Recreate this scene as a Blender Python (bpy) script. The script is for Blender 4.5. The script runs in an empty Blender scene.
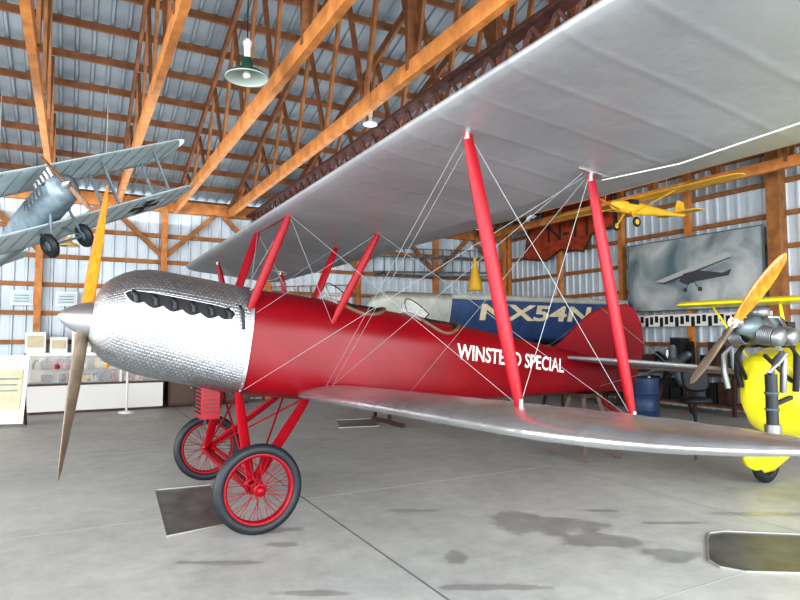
import bpy, bmesh, math, random
from mathutils import Vector, Matrix
random.seed(4)
sc=bpy.context.scene
try:
    sc.view_settings.view_transform='Standard'
    sc.view_settings.look='Medium High Contrast'
except Exception: pass
PI=math.pi
ANG=math.radians(28.5)
H=Matrix.Translation((-1.58,5.52,0))@Matrix.Rotation(ANG,4,'Z')
V=Vector
# ---------------------------------------------------------------- materials
def P(name,col,rough=.5,metal=0,nscale=0,namt=.15,bump=0,bscale=None,coat=0,spec=None,stretch=None):
    m=bpy.data.materials.new(name); m.use_nodes=True
    nt=m.node_tree; b=nt.nodes['Principled BSDF']
    b.inputs['Base Color'].default_value=(*col,1); b.inputs['Roughness'].default_value=rough
    b.inputs['Metallic'].default_value=metal
    if spec is not None: b.inputs['Specular IOR Level'].default_value=spec
    if coat: b.inputs['Coat Weight'].default_value=coat; b.inputs['Coat Roughness'].default_value=.08
    if nscale or bump:
        tc=nt.nodes.new('ShaderNodeTexCoord'); mp=nt.nodes.new('ShaderNodeMapping')
        nt.links.new(tc.outputs['Object'],mp.inputs[0])
        if stretch: mp.inputs['Scale'].default_value=stretch
        n=nt.nodes.new('ShaderNodeTexNoise'); n.inputs['Scale'].default_value=nscale or bscale
        n.inputs['Detail'].default_value=5
        nt.links.new(mp.outputs[0],n.inputs['Vector'])
        if nscale:
            r=nt.nodes.new('ShaderNodeValToRGB')
            r.color_ramp.elements[0].position=.3; r.color_ramp.elements[1].position=.7
            r.color_ramp.elements[0].color=(*[max(0,c*(1-namt)) for c in col],1)
            r.color_ramp.elements[1].color=(*[min(1,c*(1+namt)) for c in col],1)
            nt.links.new(n.outputs[0],r.inputs[0]); nt.links.new(r.outputs[0],b.inputs['Base Color'])
        if bump:
            n2=n
            if bscale:
                n2=nt.nodes.new('ShaderNodeTexNoise'); n2.inputs['Scale'].default_value=bscale
                nt.links.new(mp.outputs[0],n2.inputs['Vector'])
            bp=nt.nodes.new('ShaderNodeBump'); bp.inputs['Strength'].default_value=bump; bp.inputs['Distance'].default_value=.02
            nt.links.new(n2.outputs[0],bp.inputs['Height']); nt.links.new(bp.outputs[0],b.inputs['Normal'])
    return m
RED=P('red_dope',(.185,.0012,.007),.34,0,3,.12,spec=.3)
REDS=P('red_strut_paint',(.26,.002,.010),.38,spec=.28)
BLACK=P('black_rubber',(.010,.014,.019),.55,0,20,.2)
DARK=P('dark_interior',(.01,.01,.012),.7)
STEEL=P('steel',(.55,.56,.58),.32,.9)
WIRE=P('rigging_wire',(.30,.32,.33),.55,.2)
WHITE=P('white_paint',(.78,.78,.76),.5)
WOODP=P('varnished_propeller_wood',(.66,.21,.018),.25,0,6,.3,coat=.4,stretch=(6,6,1))
WOODD=P('brown_wood',(.22,.12,.06),.45,0,6,.3,stretch=(6,6,1))
BRASS=P('blade_sheath',(.24,.19,.14),.45,.4,8,.25)
TIMB=P('truss_timber',(.50,.20,.055),.6,0,5,.3)
TIMB2=P('purlin_timber',(.20,.085,.035),.7,0,5,.3)
TIMB3=P('web_timber',(.30,.13,.045),.7,0,5,.3)
LEATH=P('leather_coaming',(.13,.07,.04),.5,0,30,.3)
YEL=P('yellow_paint',(.80,.74,.02),.3,0,4,.06,coat=.3)
YEL2=P('yellow_fabric',(.70,.42,.03),.5,0,6,.1)
GREY=P('grey_paint',(.13,.17,.19),.45,.3,8,.3)
GREYF=P('blue_grey_fuselage',(.20,.26,.30),.45,.2,8,.3)
GREYL=P('pale_blue_grey_fabric',(.50,.62,.65),.5,.05,4,.12)
CREAM=P('cream_fabric',(.52,.46,.31),.5,0,6,.15)
BLUE=P('blue_fabric',(.022,.050,.13),.45,0,6,.2)
GREEN=P('green_enamel',(.015,.06,.045),.3)
RUST=P('rusty_steel',(.075,.028,.022),.7,0,12,.4)
ORNG=P('red_orange_fabric',(.36,.06,.02),.6,0,5,.45)
BROWN=P('brown_cabinet',(.06,.03,.02),.5,0,8,.3)
def silver(name,col=(.37,.39,.41),rough=.45,metal=.5,amt=.12):
    m=P(name,col,rough,metal,1.6,amt)
    nt=m.node_tree; b=nt.nodes['Principled BSDF']
    tc=nt.nodes.new('ShaderNodeTexCoord'); w=nt.nodes.new('ShaderNodeTexWave')
    w.bands_direction='Y'; w.inputs['Scale'].default_value=1.05; w.wave_profile='SIN'
    mth=nt.nodes.new('ShaderNodeMath'); mth.operation='POWER'; mth.inputs[1].default_value=14
    bp=nt.nodes.new('ShaderNodeBump'); bp.inputs['Strength'].default_value=.32; bp.inputs['Distance'].default_value=.008
    n=nt.nodes.new('ShaderNodeTexNoise'); n.inputs['Scale'].default_value=7; n.inputs['Detail'].default_value=4
    bp2=nt.nodes.new('ShaderNodeBump'); bp2.inputs['Strength'].default_value=.45; bp2.inputs['Distance'].default_value=.012
    nt.links.new(tc.outputs['Object'],w.inputs[0]); nt.links.new(w.outputs['Fac'],mth.inputs[0])
    nt.links.new(mth.outputs[0],bp.inputs['Height']); nt.links.new(tc.outputs['Object'],n.inputs[0])
    nt.links.new(n.outputs[0],bp2.inputs['Height']); nt.links.new(bp.outputs[0],bp2.inputs['Normal'])
    nt.links.new(bp2.outputs[0],b.inputs['Normal'])
    return m
SILV=silver('silver_doped_fabric')
SILV2=silver('silver_doped_fabric_glossy',(.50,.515,.53),.27,.85,.2)
def cowlmat():
    m=P('engine_turned_aluminium',(.6,.62,.64),.30,.9)
    nt=m.node_tree; b=nt.nodes['Principled BSDF']
    uv=nt.nodes.new('ShaderNodeUVMap'); uv.uv_map='UVMap'
    br=nt.nodes.new('ShaderNodeTexBrick')
    br.inputs['Scale'].default_value=1; br.inputs['Brick Width'].default_value=.036; br.inputs['Row Height'].default_value=.028
    br.inputs['Mortar Size'].default_value=.0055; br.inputs['Mortar Smooth'].default_value=1; br.offset=.5
    br.inputs['Color1'].default_value=(.54,.56,.58,1); br.inputs['Color2'].default_value=(.40,.42,.44,1); br.inputs['Mortar'].default_value=(.22,.23,.25,1)
    n=nt.nodes.new('ShaderNodeTexNoise'); n.inputs['Scale'].default_value=35
    mx=nt.nodes.new('ShaderNodeVectorMath'); mx.operation='MULTIPLY_ADD'; mx.inputs[1].default_value=(.014,.006,0)
    nt.links.new(uv.outputs[0],n.inputs['Vector']); nt.links.new(n.outputs['Color'],mx.inputs[0]); nt.links.new(uv.outputs[0],mx.inputs[2])
    nt.links.new(mx.outputs[0],br.inputs['Vector']); nt.links.new(br.outputs['Color'],b.inputs['Base Color'])
    bp=nt.nodes.new('ShaderNodeBump'); bp.inputs['Strength'].default_value=.42; bp.inputs['Distance'].default_value=.004; bp.invert=True
    nt.links.new(br.outputs['Fac'],bp.inputs['Height']); nt.links.new(bp.outputs[0],b.inputs['Normal'])
    return m
COWL=cowlmat()
def glassmat():
    m=P('clear_glass',(.85,.9,.92),.05); b=m.node_tree.nodes['Principled BSDF']; b.inputs['Alpha'].default_value=.2
    return m
GLASS=glassmat()
def floormat():
    m=P('concrete_floor',(.5,.5,.48),.45); nt=m.node_tree; b=nt.nodes['Principled BSDF']; N=nt.nodes.new; L=nt.links.new
    tc=N('ShaderNodeTexCoord')
    n1=N('ShaderNodeTexNoise'); n1.inputs['Scale'].default_value=.7; n1.inputs['Detail'].default_value=8; n1.inputs['Roughness'].default_value=.6
    n2=N('ShaderNodeTexNoise'); n2.inputs['Scale'].default_value=5; n2.inputs['Detail'].default_value=8; n2.inputs['Roughness'].default_value=.7
    L(tc.outputs['Object'],n1.inputs[0]); L(tc.outputs['Object'],n2.inputs[0])
    r=N('ShaderNodeValToRGB'); r.color_ramp.elements[0].position=.36; r.color_ramp.elements[1].position=.62
    r.color_ramp.elements[0].color=(.33,.345,.335,1); r.color_ramp.elements[1].color=(.50,.515,.50,1)
    ad=N('ShaderNodeMath'); ad.operation='MULTIPLY_ADD'; ad.inputs[1].default_value=.5
    L(n2.outputs[0],ad.inputs[0]); 
    ad2=N('ShaderNodeMath'); ad2.operation='MULTIPLY'; ad2.inputs[1].default_value=.5; L(n1.outputs[0],ad2.inputs[0]); L(ad2.outputs[0],ad.inputs[2])
    L(ad.outputs[0],r.inputs[0])
    stains=[(1.15,4.9,.45,.27),(1.50,4.55,.36,.17),(.98,5.15,.22,.15),(1.88,4.25,.20,.15),(-.85,4.45,.11,.06),(.38,4.2,.09,.14),(2.2,4.95,.3,.05),(1.7,5.3,.2,.05),(-.5,3.62,.3,.05),(-1.0,4.78,.3,.07),(3.1,5.2,.5,.07),(.1,5.3,.25,.05),(-1.2,4.1,.3,.04),(.6,3.7,.4,.05)]
    last=None
    sn=N('ShaderNodeTexNoise'); sn.inputs['Scale'].default_value=5; sn.inputs['Detail'].default_value=4; L(tc.outputs['Object'],sn.inputs[0])
    Hi=H.inverted()
    for (x,y,rx,ry) in stains:
        l=Hi@V((x,y,0))
        mp=N('ShaderNodeMapping'); mp.vector_type='TEXTURE'; mp.inputs['Location'].default_value=(l.x,l.y,0); mp.inputs['Rotation'].default_value=(0,0,-ANG); mp.inputs['Scale'].default_value=(rx,ry,1)
        L(tc.outputs['Object'],mp.inputs[0])
        ln=N('ShaderNodeVectorMath'); ln.operation='LENGTH'; L(mp.outputs[0],ln.inputs[0])
        if last is None: last=ln.outputs['Value']
        else:
            mn=N('ShaderNodeMath'); mn.operation='MINIMUM'; L(last,mn.inputs[0]); L(ln.outputs['Value'],mn.inputs[1]); last=mn.outputs[0]
    sm=N('ShaderNodeMath'); sm.operation='MULTIPLY_ADD'; sm.inputs[1].default_value=1.6; L(sn.outputs[0],sm.inputs[0]); L(last,sm.inputs[2])
    rr=N('ShaderNodeMapRange'); rr.inputs['From Min'].default_value=1.55; rr.inputs['From Max'].default_value=1.82; rr.inputs['To Min'].default_value=.70; rr.inputs['To Max'].default_value=1
    L(sm.outputs[0],rr.inputs[0])
    mul=N('ShaderNodeVectorMath'); mul.operation='SCALE'; L(r.outputs[0],mul.inputs[0]); L(rr.outputs[0],mul.inputs['Scale'])
    L(mul.outputs[0],b.inputs['Base Color'])
    r2=N('ShaderNodeMapRange'); r2.inputs['From Min'].default_value=.70; r2.inputs['From Max'].default_value=1; r2.inputs['To Min'].default_value=.28; r2.inputs['To Max'].default_value=.48
    L(rr.outputs[0],r2.inputs[0]); L(r2.outputs[0],b.inputs['Roughness'])
    return m
FLOOR=floormat()
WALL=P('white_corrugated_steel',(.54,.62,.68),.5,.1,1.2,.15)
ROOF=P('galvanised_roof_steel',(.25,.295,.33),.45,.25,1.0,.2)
def mural():
    m=P('mural_painting',(.3,.35,.38),.6); nt=m.node_tree; b=nt.nodes['Principled BSDF']; N=nt.nodes.new; L=nt.links.new
    tc=N('ShaderNodeTexCoord'); n=N('ShaderNodeTexNoise'); n.inputs['Scale'].default_value=1.1; n.inputs['Detail'].default_value=6; n.inputs['Distortion'].default_value=.6
    r=N('ShaderNodeValToRGB'); r.color_ramp.elements[0].position=.35; r.color_ramp.elements[1].position=.65
    r.color_ramp.elements[0].color=(.11,.17,.20,1); r.color_ramp.elements[1].color=(.52,.56,.56,1)
    L(tc.outputs['Object'],n.inputs[0]); L(n.outputs[0],r.inputs[0]); L(r.outputs[0],b.inputs['Base Color']); return m
MURAL=mural()
# ---------------------------------------------------------------- mesh builder
class MB:
    def __init__(s): s.v=[];s.f=[];s.m=[];s.s=[];s.uv=[];s.mats=[]
    def mi(s,mat):
        if mat not in s.mats: s.mats.append(mat)
        return s.mats.index(mat)
    def add(s,vs,fs,mat,smooth=False,uv=None):
        o=len(s.v); s.v+= [V(x) for x in vs]; s.uv+= (uv if uv else [(0,0)]*len(vs)); k=s.mi(mat)
        for f in fs: s.f.append([i+o for i in f]); s.m.append(k); s.s.append(smooth)
    def box(s,c,d,mat,R=None):
        c=V(c); vs=[]
        for z in(-.5,.5):
            for x,y in((-.5,-.5),(.5,-.5),(.5,.5),(-.5,.5)):
                q=V((x*d[0],y*d[1],z*d[2])); vs.append(c+(R@q if R else q))
        s.add(vs,[(3,2,1,0),(4,5,6,7),(0,1,5,4),(1,2,6,5),(2,3,7,6),(3,0,4,7)],mat)
    def beam(s,a,b,w,h,mat,up=(0,0,1)):
        a=V(a);b=V(b);x=(b-a); L=x.length; x.normalize(); up=V(up)
        y=up.cross(x)
        if y.length<1e-4: y=V((0,1,0)).cross(x)
        y.normalize(); z=x.cross(y); R=Matrix((x,y,z)).transposed()
        s.box((a+b)/2,(L,w,h),mat,R)
    def frame(s,d):
        d=V(d).normalized(); t=V((0,0,1)) if abs(d.z)<.9 else V((1,0,0))
        x=t.cross(d).normalized(); return x,d.cross(x)
    def cyl(s,a,b,r1,r2,n,mat,caps=True,smooth=True):
        a=V(a);b=V(b);x,y=s.frame(b-a); vs=[]
        for c,r in((a,r1),(b,r2)):
            for i in range(n):
                t=2*PI*i/n; vs.append(c+x*r*math.cos(t)+y*r*math.sin(t))
        s.add(vs,[(i,(i+1)%n,n+(i+1)%n,n+i) for i in range(n)],mat,smooth)
        if caps:
            s.add(vs[:n],[tuple(range(n))],mat); s.add(vs[n:],[tuple(range(n))],mat)
    def lathe(s,c,axis,prof,n,mat):
        c=V(c);d=V(axis).normalized();x,y=s.frame(d); vs=[];fs=[]
        for h,r in prof:
            for i in range(n):
                t=2*PI*i/n; vs.append(c+d*h+(x*math.cos(t)+y*math.sin(t))*r)
        for j in range(len(prof)-1):
            for i in range(n): fs.append((j*n+i,j*n+(i+1)%n,(j+1)*n+(i+1)%n,(j+1)*n+i))
        s.add(vs,fs,mat,True)
    def torus(s,c,axis,R,r,mat,n=40,m=10,flat=1):
        prof=[(r*math.sin(2*PI*j/m)*flat,R+r*math.cos(2*PI*j/m)) for j in range(m+1)]
        s.lathe(c,axis,prof,n,mat)
    def loft(s,rings,mat,closed=True,caps=True,smooth=True,uv=None):
        n=len(rings[0]); vs=[p for r in rings for p in r]; fs=[]
        for j in range(len(rings)-1):
            for i in range(n if closed else n-1):
                fs.append((j*n+i,j*n+(i+1)%n,(j+1)*n+(i+1)%n,(j+1)*n+i))
        s.add(vs,fs,mat,smooth,uv)
        if caps:
            s.add(rings[0],[tuple(range(n))],mat); s.add(rings[-1],[tuple(range(n))],mat)
    def sweep(s,pts,r,n,mat):
        pts=[V(p) for p in pts]; rings=[]
        for i,p in enumerate(pts):
            d=(pts[min(i+1,len(pts)-1)]-pts[max(i-1,0)]); x,y=s.frame(d)
            rr=r[i] if isinstance(r,(list,tuple)) else r
            rings.append([p+x*rr*math.cos(2*PI*k/n)+y*rr*math.sin(2*PI*k/n) for k in range(n)])
        s.loft(rings,mat)
    def strut(s,a,b,c,t,mat,chord=(1,0,0),n=14,taper=.6):
        a=V(a);b=V(b);d=(b-a).normalized(); x=V(chord); x=(x-d*x.dot(d)).normalized(); y=d.cross(x); rings=[]
        for k,f in((0,taper),(.12,.88),(.3,1),(.7,1),(.88,.88),(1,taper)):
            q=a.lerp(b,k); rings.append([q+x*c/2*f*math.cos(2*PI*i/n)+y*t/2*f*math.sin(2*PI*i/n) for i in range(n)])
        s.loft(rings,mat)
    def poly(s,pts,off,mat):
        n=len(pts); pts=[V(p) for p in pts]; off=V(off); vs=[p-off/2 for p in pts]+[p+off/2 for p in pts]
        s.add(vs,[tuple(range(n)),tuple(range(2*n-1,n-1,-1))]+[(i,(i+1)%n,n+(i+1)%n,n+i) for i in range(n)],mat)
    def text(s,body,fn,mat,w,h,bold=.012,extr=0):
        cu=bpy.data.curves.new('t','FONT'); cu.body=body; cu.offset=bold; cu.resolution_u=3
        ob=bpy.data.objects.new('t',cu); sc.collection.objects.link(ob)
        bpy.context.view_layer.update(); dg=bpy.context.evaluated_depsgraph_get()
        me=bpy.data.meshes.new_from_object(ob.evaluated_get(dg))
        xs=[v.co.x for v in me.vertices]; ys=[v.co.y for v in me.vertices]
        x0,x1,y0,y1=min(xs),max(xs),min(ys),max(ys)
        vs=[fn((v.co.x-x0)/(x1-x0)*w,(v.co.y-y0)/(y1-y0)*h) for v in me.vertices]
        s.add(vs,[tuple(p.vertices) for p in me.polygons],mat)
        bpy.data.objects.remove(ob)
    def build(s,name,parent=None,M=None):
        me=bpy.data.meshes.new(name); me.from_pydata([tuple(v) for v in s.v],[],s.f)
        for m in s.mats: me.materials.append(m)
        for p,k,sm in zip(me.polygons,s.m,s.s): p.material_index=k; p.use_smooth=sm
        uvl=me.uv_layers.new(name='UVMap')
        for l in me.loops: uvl.data[l.index].uv=s.uv[l.vertex_index]
        bm=bmesh.new(); bm.from_mesh(me); bmesh.ops.recalc_face_normals(bm,faces=bm.faces[:]); bm.to_mesh(me); bm.free()
        ob=bpy.data.objects.new(name,me); sc.collection.objects.link(ob)
        if parent: ob.parent=parent
        if M is not None: ob.matrix_world=M
        return ob
def empty(name,M):
    e=bpy.data.objects.new(name,None); sc.collection.objects.link(e); e.matrix_world=M; e.empty_display_size=.3; return e
def A(a,p,z): return V((a,-p,z))
def Wd(a,p,z): return H@A(a,p,z)
# ---------------------------------------------------------------- hangar
def roofz(p): return 4.62+(9-abs(p))*.31
A0,A1,PW=-12.,10.5,9.
mb=MB(); mb.add([A(A0,PW+14,0),A(A1+0,PW+14,0),A(A1,-PW-.1,0),A(A0,-PW-.1,0)],[(0,1,2,3)],FLOOR)
mb.build('floor',M=H)
JM=P('joint_filler',(.15,.155,.15),.8); JM2=P('joint_filler_pale',(.27,.28,.27),.8)
mb=MB()
for a in(-5.4,-2.35,.68,3.72,6.75,9.8): mb.box(A(a,0,.001),(.014 if a==.68 else .006,18,.002),JM if a==.68 else JM2)
for p in(-6.1,-3.05,0.2,3.2,6.3): mb.box(A(-.7,p,.001),(22,.005,.002),JM2)
mb.build('trim_floor_joints',M=H)
def corr(pts_fn,span0,span1,step,h,mat,mbx):
    x=span0; prof=[]
    while x<span1:
        prof+=[(x,0),(x+step*.68,0),(x+step*.76,h),(x+step*.92,h)]; x+=step
    prof.append((span1,0))
    vs=[];fs=[]
    for i,(q,o) in enumerate(prof):
        vs+=pts_fn(q,o)
        if i: fs.append((2*i-2,2*i-1,2*i+1,2*i))
    mbx.add(vs,fs,mat)
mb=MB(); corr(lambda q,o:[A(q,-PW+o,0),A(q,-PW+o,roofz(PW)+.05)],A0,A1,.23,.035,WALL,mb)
for z in(.1,.8,1.4,2.0,2.6,3.2,3.8,4.4): mb.box(A((A0+A1)/2,-PW+.08,z),(A1-A0,.06,.09),TIMB3)
mb.box(A((A0+A1)/2,-PW+.12,4.5),(A1-A0,.1,.26),TIMB)
a=A0+.4
while a<A1:
    mb.box(A(a,-PW+.14,2.25),(.13,.15,4.5),TIMB)
    mb.beam(A(a,-PW+.15,3.3),A(a+1.1,-PW+.15,4.35),.06,.11,TIMB3)
    mb.beam(A(a,-PW+.15,3.3),A(a-1.1,-PW+.15,4.35),.06,.11,TIMB3)
    mb.beam(A(a,-PW+.10,.1),A(a+1.6,-PW+.10,2.6),.04,.08,TIMB2); a+=2.42
mb.build('wall_back',M=H)
def gable(at,sgn,name):
    mb=MB(); corr(lambda q,o:[A(at-sgn*o,q,0),A(at-sgn*o,q,roofz(q))],-PW,PW,.23,.035,WALL,mb)
    for i in range(11):
        z=.1+.62*i
        e=PW if z<4.6 else PW-(z-4.6)/.31
        mb.box(A(at-sgn*.08,0,z),(.06,2*e,.09),TIMB3)
    for p in(-8.8,-6.6,-4.5,-2.7,-.85,1.5,3.9,6.3,8.8):
        w=.24 if p==-.85 else .12
        mb.box(A(at-sgn*.16,p,roofz(p)/2),(w,w,roofz(p)-.1),TIMB3 if p==-.85 else TIMB)
    mb.build(name,M=H)
gable(A1,1,'wall_right'); gable(A0,-1,'wall_left')
mb=MB()
for sg in(-1,1):
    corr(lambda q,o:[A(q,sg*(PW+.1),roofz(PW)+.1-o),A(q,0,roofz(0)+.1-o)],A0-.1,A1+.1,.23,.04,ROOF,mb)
mb.build('ceiling',M=H)
mb=MB()
for sg in(-1,1):
    for i in range(14):
        p=sg*(.1+i*.68); mb.box(A((A0+A1)/2,p,roofz(p)+.0),(A1-A0,.05,.11),TIMB2)
mb.build('trim_purlins',M=H)
k=-10
while True:
    a=.724+1.21*k; k+=1
    if a<A0+.3: continue
    if a>A1-.3: break
    mb=MB()
    mb.beam(A(a,-PW+.1,4.43),A(a,PW-.1,4.43),.085,.19,TIMB)
    for sg in(-1,1):
        mb.beam(A(a,sg*PW,roofz(PW)-.16),A(a,0,roofz(0)-.16),.05,.15,TIMB2)
        ps=[8.2,6.9,5.5,4.1,2.7,1.3,0]
        for i in range(len(ps)-1):
            p0,p1=ps[i],ps[i+1]
            mb.beam(A(a+.05,sg*p0,4.45),A(a+.05,sg*(p0+p1)/2,roofz((p0+p1)/2)-.16),.04,.09,TIMB3)
            mb.beam(A(a+.05,sg*(p0+p1)/2,roofz((p0+p1)/2)-.16),A(a+.05,sg*p1,4.45),.04,.09,TIMB2)
    mb.beam(A(a,0,4.43),A(a,0,roofz(0)-.1),.06,.11,TIMB2,up=(1,0,0))
    mb.build('roof_truss',M=H)
mb=MB(); a=2.42
mb.beam(A(a,-8.8,4.40),A(a,8,4.40),.16,.05,RUST); mb.beam(A(a,-8.8,4.16),A(a,8,4.16),.08,.035,RUST)
p=-8.6
while p<7.8:
    mb.beam(A(a,p,4.16),A(a,p+.17,4.38),.03,.035,RUST); mb.beam(A(a,p+.17,4.38),A(a,p+.34,4.16),.03,.035,RUST); p+=.34
mb.build('steel_joist',M=H)
# ---------------------------------------------------------------- red biplane
BP=empty('red_biplane',H)
AL=math.radians(7); ca,sa=math.cos(AL),math.sin(AL)
def B(u,p,w): return A(-1.2+u*ca+w*sa,p,1.655-u*sa+w*ca)
ST=[(.08,.17,.17,-.17,2,2),(.12,.24,.28,-.23,2,2.1),(.20,.30,.37,-.31,2.1,2.3),(.38,.35,.465,-.385,2.2,2.6),(.75,.39,.48,-.445,2.3,3),(1.05,.41,.47,-.475,2.3,3.6),(1.3,.415,.46,-.50,2.3,4.2),
    (1.8,.42,.47,-.51,2.2,5),(2.4,.42,.47,-.50,2.2,5),(3.0,.39,.455,-.47,2.2,5),(3.7,.335,.43,-.40,2.2,5),(4.5,.25,.39,-.30,2.2,5),(5.3,.165,.34,-.20,2.2,4.5),(6.0,.08,.29,-.12,2.2,4),(6.2,.05,.27,-.10,2.2,4)]
def sta(u):
    if u<=ST[0][0]: return ST[0][1:]
    if u>=ST[-1][0]: return ST[-1][1:]
    for i in range(len(ST)-1):
        if ST[i][0]<=u<=ST[i+1][0]:
            x0,x1=ST[i][0],ST[i+1][0]; t=(u-x0)/(x1-x0); out=[]
            for k in range(1,6):
                y0,y1=ST[i][k],ST[i+1][k]; d=(y1-y0)/(x1-x0)
                m0=d if i==0 else (( y0-ST[i-1][k])/(x0-ST[i-1][0])+d)/2
                m1=d if i==len(ST)-2 else ((ST[i+2][k]-y1)/(ST[i+2][0]-x1)+d)/2
                h=x1-x0
                out.append((2*t**3-3*t**2+1)*y0+(t**3-2*t**2+t)*h*m0+(-2*t**3+3*t**2)*y1+(t**3-t**2)*h*m1)
            return out
def mid(top,bot): return bot+.58*(top-bot)
def ring(u,n,grow=0):
    hw,top,bot,n1,n2=sta(u); m=mid(top,bot); pts=[]
    hw+=grow; top+=grow; bot-=grow
    for i in range(n+1):
        t=-PI/2+2*PI*i/n; c,s_=math.cos(t),math.sin(t)
        nn=n1 if s_>=0 else n2
        x=hw*math.copysign(abs(c)**(2/nn),c); h=(top-m) if s_>=0 else (m-bot)
        pts.append(B(u,x,m+h*math.copysign(abs(s_)**(2/nn),s_)))
    return pts
def side(u,w):
    hw,top,bot,n1,n2=sta(u); m=mid(top,bot)
    h,n=(top-m,n1) if w>m else (m-bot,n2)
    return hw*(max(0,1-abs((w-m)/h)**n))**(1/n)
def topw(u,p):
    hw,top,bot,n1,n2=sta(u); m=mid(top,bot); return m+(top-m)*(max(0,1-abs(p/hw)**n1))**(1/n1)
mb=MB(); us=[.08,.09,.105,.12,.14,.17,.21,.27,.35,.46,.6,.75,.9,1.05,1.2,1.31]; n=64; rings=[ring(u,n,.008) for u in us]
uv=[]; sl=0
for j,u in enumerate(us):
    if j: sl+=(rings[j][n//4]-rings[j-1][n//4]).length
    L=0
    for i in range(n+1):
        if i: L+=(rings[10][i]-rings[10][i-1]).length
        uv.append((sl,L))
mb.loft(rings,COWL,closed=False,caps=False,uv=uv)
mb.add(rings[0][:-1],[tuple(range(n))],DARK)
mb.build('cowling',BP)
mb=MB()
for sg in(1,-1):
    vs=[];fs=[];N=48
    def env(i): return max(0,1-abs(2*i/N-1)**5)**.5
    def bot(i): return env(i)*(.60+.40*abs(math.sin(PI*6*i/N)))
    def wc(i): return .235-.05*i/N
    for i in range(N+1):
        u=.28+.88*i/N
        for t in(-1,-.33,.33,1):
            w=wc(i)+(t*.045*env(i) if t>0 else t*.085*bot(i)); vs.append(B(u,sg*(side(u,w)+.013),w))
    for i in range(N):
        for k in range(3): q=4*i+k; fs.append((q,q+1,q+5,q+4))
    mb.add(vs,fs,DARK)
    for f,e in((-.085,bot),(.045,env)):
        pts=[]
        for i in range(N+1):
            u=.28+.88*i/N; w=wc(i)+f*e(i); pts.append(B(u,sg*(side(u,w)+.014),w))
        mb.sweep(pts,.006,6,STEEL)
    for i in range(6):
        u=.35+.147*i; w=.225-.05*(u-.26)/.92; s0=side(u,w)
        mb.sweep([B(u-.01,sg*(s0-.02),w+.03),B(u,sg*(s0+.02),w+.025),B(u+.015,sg*(s0+.032),w-.0),B(u+.025,sg*(s0+.034),w-.045)],.023,10,BLACK)
    mb.sweep([B(1.19,sg*.38,.26),B(1.21,sg*.44,.22),B(1.23,sg*.45,.10),B(1.24,sg*.44,.06)],.012,8,BLACK)
mb.build('exhaust_stubs',BP)
mb=MB()
mb.loft([ring(1.29,n,.014),ring(1.32,n,.014)],STEEL,closed=False,caps=False)
for i in range(0,n,3): q=ring(1.305,n,.016)[i]; mb.lathe(q,(1,0,0),[(-.004,.001),(-.004,.008),(.004,.008),(.004,.001)],8,STEEL)
mb.build('cowl_band',BP)
mb=MB(); d=(B(1,0,0)-B(0,0,0))
mb.lathe(B(-.17,0,0),d,[(0,.001),(.01,.022),(.04,.055),(.09,.09),(.15,.12),(.2,.142),(.25,.158),(.28,.165),(.28,.0)],40,STEEL)
mb.build('spinner',BP)
def prop(mb,c,axis,updir,L,rootw,maxw,m1,m2,th=.035):
    c=V(c);ax=V(axis).normalized();up=V(updir);up=(up-ax*up.dot(ax)).normalized();sd=ax.cross(up)
    for sg,mm in((1,m1),(-1,m2)):
        rings=[];N=18
        for i in range(N+1):
            r=i/N; wd=rootw+(maxw-rootw)*math.sin(min(1,r/.55)*PI/2) if r<.55 else maxw*(1-.55*((r-.55)/.45)**2)
            if r>.93: wd*=math.sqrt(max(.03,1-((r-.93)/.07)**2))
            tw=math.radians(62-48*r**.6); t=th*(1.6-1.35*r)
            cd=sd*sg*math.cos(tw)+ax*math.sin(tw); nn=up.cross(cd).normalized()
            q=c+up*sg*L*r
            rings.append([q+cd*wd/2*math.cos(2*PI*k/14)+nn*t/2*math.sin(2*PI*k/14) for k in range(14)])
        mb.loft(rings,mm)
mb=MB(); th=math.radians(17)
upv=(B(0,0,1)-B(0,0,0))*math.cos(th)+A(0,-1,0)*math.sin(th)
prop(mb,B(.035,0,0),d,upv,1.29,.10,.16,WOODP,BRASS)
mb.build('propeller',BP)
mb=MB(); us=[1.3+(6.2-1.3)*i/40 for i in range(41)]; rings=[ring(u,64) for u in us]
mb.loft(rings,RED,closed=False,caps=False); mb.add(rings[-1][:-1],[tuple(range(64))],RED); mb.add(rings[0][:-1],[tuple(range(64))],DARK)
mb.build('fuselage',BP)
mb=MB()
def tf(s_,t):
    u=3.50+s_; w=.045+t; return B(u,side(u,w)+.007,w)
TXT=P('white_lettering',(.82,.8,.78),.5)
mb.text('WINSTEAD SPECIAL',tf,TXT,1.66,.165,.018)
mb.build('lettering',BP)
mb=MB()
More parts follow.
